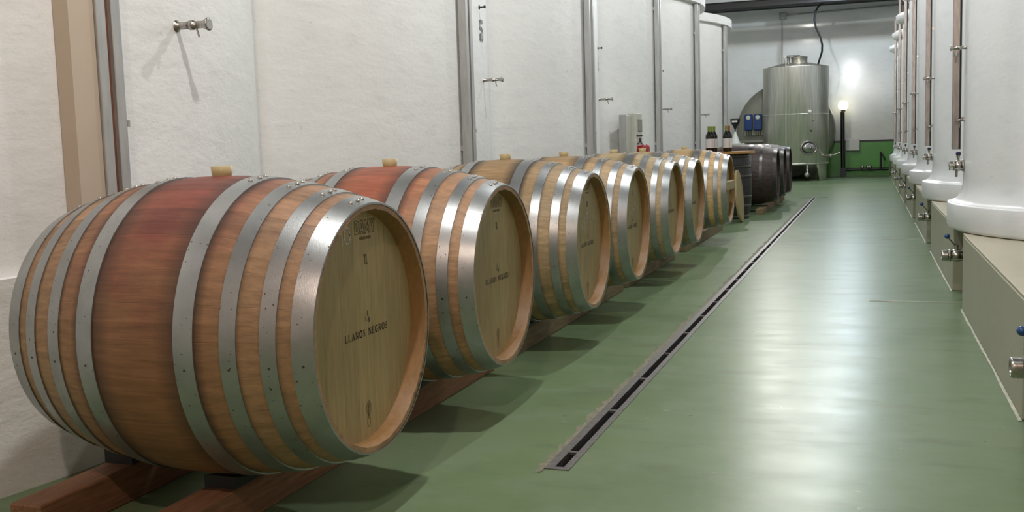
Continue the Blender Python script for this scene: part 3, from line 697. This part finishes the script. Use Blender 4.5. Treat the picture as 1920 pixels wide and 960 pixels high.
for k, y in enumerate(RY[:7]):
    valve((0.432, y - 0.04, 0.243), 'steel outlet valve with blue ball lever in the ledge gap, %s from the viewer' % ords[k], 'lever', 'bottom outlet valves of the right tanks')
    p = thing('outlet_pipe', 'short steel pipe feeding the bottom valve, %s from the viewer' % ords[k], 'pipe', (0.53, y - 0.04, 0.243), 0, 'bottom outlet pipes of the right tanks')
    MB().lathe([(0.0165, 0.003), (0.0165, 0.33)], axis='X', n=14).build('pipe', M['valve'], p)
    valve((0.437, y - 0.01, 0.715), 'steel valve low on the white tank face, %s from the viewer' % ords[k], 'grip', 'upper valves of the right tanks').scale = (0.62, 0.8, 0.85)
    t = thing('gauge_rail', 'vertical steel level rail on the right tank front, %s from the viewer' % ords[k], 'rail', (0.428, y + 0.05, 0.80), 0, 'vertical steel rails on the right tanks')
    MB().box(-0.020, 0.014, -0.012, 0.012, 0, 2.2, 0.002).build('rail', M['rail_r'], t)
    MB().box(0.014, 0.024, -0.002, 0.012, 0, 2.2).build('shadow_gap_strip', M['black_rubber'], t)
    for z in (0.15, 0.9, 1.7): MB().box(0.0235, 0.04, -0.008, 0.008, z, z + 0.02).build('bracket', M['valve'], t)
    s = sample_tap((0.472, y - 0.06, 1.322), PI, 'horizontal steel sample tap crossing the rail, %s right tank from the viewer' % ords[k], 0.85, 'upper sample taps of the right tanks')
    s.scale = (0.68, 1, 1)
    s = sample_tap((0.470, y + 0.0, 0.952), PI, 'tiny steel tap below the sample tap, %s right tank from the viewer' % ords[k], 0.6, 'tiny lower taps of the right tanks'); s.scale = (0.35, 1, 1)

# ================================================================== far end: steel tank
t = thing('steel_tank', 'upright brushed stainless wine tank with domed hatch at the aisle end', 'tank', (-1.555, 23.5, 0.0))
TR = 0.70
def st_mat():
    n = N('brushed_stainless'); v = n.coord(scale=(9, 9, 0.25)); f = n.noise(7, 4, v)
    n.l(n.ramp(f, [(0.25, (0.50, 0.48, 0.43)), (0.75, (0.82, 0.80, 0.73))]), n.b.inputs['Base Color']); n.val(Metallic=0.85, Roughness=0.38); n.bump(f, 0.05, 0.003); return n.m
M['tanksteel'] = st_mat()
MB().lathe([(0.3, 0.33), (TR - 0.03, 0.345), (TR, 0.37), (TR, 2.46), (TR + 0.004, 2.475), (TR - 0.02, 2.48), (0.35, 2.56), (0.2, 2.57)], n=72).build('shell', M['tanksteel'], t)
MB().lathe([(TR + 0.001, 1.435), (TR + 0.007, 1.44), (TR + 0.007, 1.452), (TR + 0.001, 1.457)], n=72, caps=False).build('weld_band', M['tanksteel'], t)
MB().lathe([(TR + 0.001, 0.36), (TR + 0.006, 0.365), (TR + 0.006, 0.385), (TR + 0.001, 0.39)], n=72, caps=False).build('base_band', M['tanksteel'], t)
for a in (-100, -62, 60, 150):   # plate legs (angle in degrees about the axis)
    a = math.radians(a); 
    if a > 1 or a < -1.5:
        pass
def leg(ang):
    m = MB(); r = TR - 0.02; w0, w1 = 0.22, 0.12; v = []
    for z, w_ in ((0.36, w0), (0.0, w1)):
        for i in range(5):
            a = ang + (i / 4 - 0.5) * w_ * 2 / r; v.append((r * math.cos(a), r * math.sin(a), z))
        for i in range(5):
            a = ang + (i / 4 - 0.5) * w_ * 2 / r; v.append(((r - 0.02) * math.cos(a), (r - 0.02) * math.sin(a), z))
    f = [(i, i + 1, 11 + i, 10 + i) for i in range(4)] + [(5 + i, 15 + i, 16 + i, 6 + i) for i in range(4)] + [(0, 10, 15, 5), (4, 9, 19, 14), (10, 11, 12, 13, 14, 19, 18, 17, 16, 15)]
    m.add(v, f, True); m.build('leg', M['tanksteel'], t)
for a in (-28, 62, 152, 232): leg(math.radians(a))
MB().tube([(TR * math.cos(math.radians(-103)) * 1.015, TR * math.sin(math.radians(-103)) * 1.015, 0.4), (TR * math.cos(math.radians(-103)) * 1.015, TR * math.sin(math.radians(-103)) * 1.015, 2.6)], 0.012, 8).build('riser_pipe', M['tanksteel'], t)
MB().lathe([(0.17, 2.55), (0.17, 2.66), (0.185, 2.665), (0.185, 2.685), (0.1, 2.71)], p=(0.09, -0.2, 0), n=28).build('top_hatch', M['tanksteel'], t)
MB().tube([(-0.22, -0.3, 2.56), (-0.22, -0.3, 2.69), (-0.14, -0.28, 2.72), (0.1, -0.2, 2.72)], 0.014, 8).build('hatch_arm', M['valve'], t)
MB().lathe([(0.03, 2.54), (0.03, 2.67), (0.045, 2.675), (0.045, 2.69)], p=(-0.13, -0.35, 0), n=14).build('vent', M['valve'], t)
# oval manway on the front
a = math.radians(-64); nx, ny = math.cos(a), math.sin(a)
man = bpy.data.objects.new('manway', None)
mm = MB()
def oval(rx, rz, h, n=28): return [(h, rx * math.cos(2 * PI * i / n), rz * math.sin(2 * PI * i / n)) for i in range(n)]
def ovalloft(rings):
    m = MB(); v = []; n = 28
    for r_ in rings: v += oval(*r_)
    f = [(k * n + i, k * n + (i + 1) % n, (k + 1) * n + (i + 1) % n, (k + 1) * n + i) for k in range(len(rings) - 1) for i in range(n)]
    f.append(tuple((len(rings) - 1) * n + i for i in range(n))); m.add(v, f, True); return m
door = ovalloft([(0.185, 0.145, -0.03), (0.19, 0.15, 0.03), (0.17, 0.13, 0.035), (0.165, 0.125, 0.01)]).build('manway_frame', M['valve'], t, (nx * TR, ny * TR, 0.72), (0, 0, a))
ovalloft([(0.14, 0.105, 0.0), (0.14, 0.105, 0.03), (0.11, 0.08, 0.055), (0.03, 0.02, 0.062)]).build('manway_door', M['stainless'], door)
MB().box(0.06, 0.075, -0.16, 0.16, -0.015, 0.015).lathe([(0.03, 0.07), (0.035, 0.10), (0.01, 0.115)], axis='X', n=14).build('clamp', M['valve'], door)
for (ang, z, r_, nm, mt) in ((-62, 1.487, 0.035, 'level_bulb', M['globe'] if False else M['white_plastic']), (-60, 1.08, 0.018, 'thermometer', M['black_rubber']), (-56, 1.3, 0.014, 'sample_port', M['valve'])):
    a = math.radians(ang); MB().lathe([(r_, -0.01), (r_, 0.03), (r_ * 0.6, 0.05)], axis='X', n=14).build(nm, mt, t, (math.cos(a) * TR, math.sin(a) * TR, z), (0, 0, a))
MB().tube([(0.27, -0.55, 0.36), (0.27, -0.55, 0.2), (0.27, -0.6, 0.16)], 0.03, 12).build('bottom_outlet', M['valve'], t)
MB().lathe([(0.02, -0.06), (0.055, -0.045), (0.06, 0), (0.055, 0.045), (0.02, 0.06)], p=(0.27, -0.63, 0.14), axis='Y', n=16).build('outlet_valve', M['valve'], t)
MB().tube([(0.6, -0.33, 0.53), (0.76, -0.42, 0.54), (0.82, -0.45, 0.55), (0.95, -0.45, 0.60)], [0.028, 0.028, 0.016, 0.01], 10).lathe([(0.02, -0.04), (0.04, 0.0), (0.02, 0.04)], p=(0.75, -0.41, 0.53), n=12).build('side_valve', M['valve'], t)

# grey horizontal tank behind
t = thing('horizontal_tank', 'grey round-ended horizontal tank behind the stainless tank', 'tank', (-1.86, 24.35, 0.0))
MB().lathe([(0.02, -0.10), (0.5, -0.085), (0.85, -0.05), (1.04, 0.0), (1.09, 0.05), (1.095, 0.5), (1.095, 0.95), (1.05, 1.0)], p=(0, 0, 1.12), axis='Y', n=72).build('shell', M['grey_steel'], t)
for x in (-0.6, 0.6): MB().box(x - 0.1, x + 0.1, 0.1, 0.8, 0, 0.4).build('saddle', M['grey_steel'], t)
MB().box(-1.0, -0.35, -0.5, -0.2, 0.86, 0.93, 0.01).build('control_shelf', M['grey_steel'], t)
MB().box(-0.98, -0.9, -0.48, -0.4, 0.0, 0.86).build('shelf_leg', M['grey_steel'], t); MB().box(-0.45, -0.37, -0.48, -0.4, 0.0, 0.86).build('shelf_leg', M['grey_steel'], t)
MB().box(-1.35, -0.3, -0.62, -0.25, 0.60, 0.80, 0.01).build('drip_tray', M['grey_steel'], t)
for x, lb in ((-0.785, 'left blue control box with white dial on the grey tank'), (-0.575, 'right blue control box with white dial on the grey tank')):
    b = thing('control_box', lb, 'control box', (-1.86 + x, 24.12, 1.15), 0, 'blue control boxes on the grey tank')
    MB().box(-0.09, 0.09, -0.08, 0.08, 0.0, 0.36, 0.015).build('housing', M['blue_box'], b)
    MB().lathe([(0.05, -0.08), (0.05, -0.092), (0.04, -0.094)], p=(0.0, 0, 0.29), axis='Y', n=18).build('dial', M['white_plastic'], b)
    MB().box(-0.04, 0.05, -0.088, -0.08, 0.06, 0.12, 0.003).build('badge', M['blue'], b)
    for xx in (-0.05, 0.0, 0.05): MB().tube([(xx, 0, 0.01), (xx, 0, -0.07), (xx + 0.01, 0.02, -0.12)], 0.008, 6).build('cable', M['black_rubber'], b)
    MB().box(-0.11, 0.11, 0.08, 0.13, -0.12, 0.34).build('mounting_plate', M['grey_steel'], b)
# funnel-like black holder and white cone on stand
t = thing('funnel_stand', 'black funnel-shaped holder on a thin stand left of the blue boxes', 'stand', (-2.865, 23.4, 0.0))
MB().tube([(0, 0, 0.9), (0, 0, 1.2)], 0.012, 8).build('stem', M['black_rubber'], t)
MB().lathe([(0.02, 1.17), (0.035, 1.22), (0.10, 1.33), (0.11, 1.40), (0.105, 1.41)], n=20).build('funnel', M['black_rubber'], t)
MB().box(-0.06, 0.06, -0.115, -0.10, 1.33, 1.37).build('sticker', M['label'], t)
MB().lathe([(0.12, 0.86), (0.10, 0.9), (0.02, 1.12)], n=16).build('cone', M['white_plastic'], t)
MB().box(-0.16, 0.22, -0.15, 0.15, 0.0, 0.86, 0.01).build('cabinet', M['grey_plastic'], t)

# globe lamp on black pipe, pipework on the end wall
t = thing('globe_lamp', 'lit round globe lamp on top of black pipe at the end wall', 'lamp', (-0.60, 25.25, 1.54))
MB().lathe([(0.02, 0.0), (0.07, 0.03), (0.105, 0.08), (0.115, 0.125), (0.105, 0.17), (0.07, 0.22), (0.02, 0.242)], n=24).build('globe', M['globe'], t)
MB().lathe([(0.05, -0.02), (0.05, 0.02)], n=16).build('collar', M['black_paint'], t)
t = thing('black_pipe', 'thick black upright pipe bending along the foot of the green wall', 'pipe', (0, 0, 0))
MB().tube([(-0.615, 25.25, 1.515), (-0.61, 25.25, 0.9), (-0.60, 25.25, 0.21)], 0.048, 14).build('riser', M['black_paint'], t)
MB().tube([(-0.62, 25.3, 0.165), (0.41, 25.3, 0.165)], 0.035, 12).build('run', M['black_paint'], t)
MB().box(-0.66, -0.54, 25.2, 25.35, 0, 0.21).build('foot', M['black_paint'], t)
MB().tube([(0.235, 25.25, 0.17), (0.235, 25.25, 0.56)], 0.022, 10).build('branch', M['black_paint'], t)
MB().tube([(0.235, 25.22, 0.55), (0.30, 25.2, 0.45), (0.33, 25.2, 0.38)], 0.018, 8).build('branch_lever', M['black_paint'], t)
for x in (-0.17, -0.05, 0.0): MB().lathe([(0.02, 0.17), (0.04, 0.19), (0.04, 0.24), (0.02, 0.26)], p=(x, 25.27, 0), n=12).build('tap_head', M['valve'], t)
t = thing('junction_box', 'white plastic junction box on the stripe of the end wall', 'junction box', (-0.39, YB - 0.10, 0.60))
MB().box(-0.16, 0.16, -0.06, 0.075, 0.0, 0.28, 0.02).build('housing', M['white_plastic'], t)
MB().box(-0.15, 0.15, -0.075, -0.062, 0.01, 0.27, 0.005).build('cover', M['white_plastic'], t)
t = thing('wall_conduit', 'thin grey conduit with square box high on the end wall', 'conduit', (0, YB - 0.02, 0))
MB().tube([(-2.0, 0, 2.3), (-2.0, 0, 3.77)], 0.012, 8).build('conduit_pipe', M['galv'], t)
MB().tube([(-1.9, 0, 3.86), (-0.5, 0, 3.885), (0.6, 0, 3.92), (1.5, 0, 3.95)], 0.018, 8).build('conduit_pipe', M['galv'], t)
MB().box(-2.06, -1.9, -0.04, 0.018, 3.76, 3.92, 0.008).build('box', M['galv'], t)
t = thing('hanging_hose', 'dark curved hose hanging from the beams to the steel tank', 'hose', (0, 23.6, 0))
pts = [(-1.10, 0, 2.50), (-1.06, 0, 2.62), (-1.005, 0, 2.80), (-1.0, 0, 2.95), (-1.04, 0, 3.12), (-1.13, 0, 3.32), (-1.165, 0, 3.5), (-1.15, 0, 3.66), (-1.08, 0, 3.78), (-0.95, 0, 3.87), (-0.8, 0, 3.90)]
MB().tube(pts, 0.022, 10).build('hose', M['beam'], t)
t2 = MB().tube([(-1.3, 0, 3.90), (-0.8, 0, 3.91), (0.5, 0, 3.95)], 0.03, 8).build('cable_bundle', M['beam'], t)

# numerals stencilled on the left tanks
def numeral(y, k, z, lines, s, label):
    m = MB(); strokes(m, lines, 0.16, 0, 0, 0, s, 0.95)
    a = math.asin((y - LY[k]) / R2)
    o = m.build('stencilled_number', M['stencil'], None, (surfL(y, LY[k]) + 0.004, y, z), (0, 0, a), fix=False); tag(o, label, 'number')
numeral(5.70, 3, 1.515, [([(0.75, 1.0), (0.1, 1.0), (0.08, 0.6)], 1), (arc(0.35, 0.32, 0.42, 0.33, 110, -60, 14), 1), (arc(0.15, 0.2, 0.14, 0.14, 0, 330), 0.9)], 0.118, 'grey stencilled number 5 on the left tank wall')
numeral(8.54, 4, 1.525, [([(0.6, 1.0), (0.25, 0.75), (0.1, 0.3)], 1), (arc(0.38, 0.27, 0.3, 0.27, 0, 360), 1)], 0.115, 'small grey stencilled numeral on the left wall past the fourth barrel')

# ================================================================== ceiling lamps and the added far light (off the top of the frame)
for i, (x, y, z, wt, col) in enumerate(LAMPS):  # last entry is an added light for the end wall and floor streak
    t = thing('ceiling_lamp', 'hanging bay lamp over the aisle, %s from the viewer end' % ords[i], 'lamp', (x, y, z), 0, 'bay lamps hanging over the aisle')
    MB().lathe([(0.05, 0.16), (0.09, 0.13), (0.10, 0.06), (0.098, 0.055)], n=24, caps=True).build('housing', M['beam'], t)
    MB().tube([(0, 0, 0.16), (0, 0, 4.45 - z)], 0.006, 6).build('cord', M['beam'], t)
    L = bpy.data.lights.new('bay_light', 'POINT'); L.energy = wt; L.color = col; L.shadow_soft_size = 0.045
    lo = bpy.data.objects.new('bay_light', L); C.objects.link(lo); lo.location = (x, y, z); 
L = bpy.data.lights.new('globe_light', 'POINT'); L.energy = 5; L.color = (0.74, 0.87, 1.0); L.shadow_soft_size = 0.118
lo = bpy.data.objects.new('globe_light', L); C.objects.link(lo); lo.location = (-0.60, 25.22, 1.665)
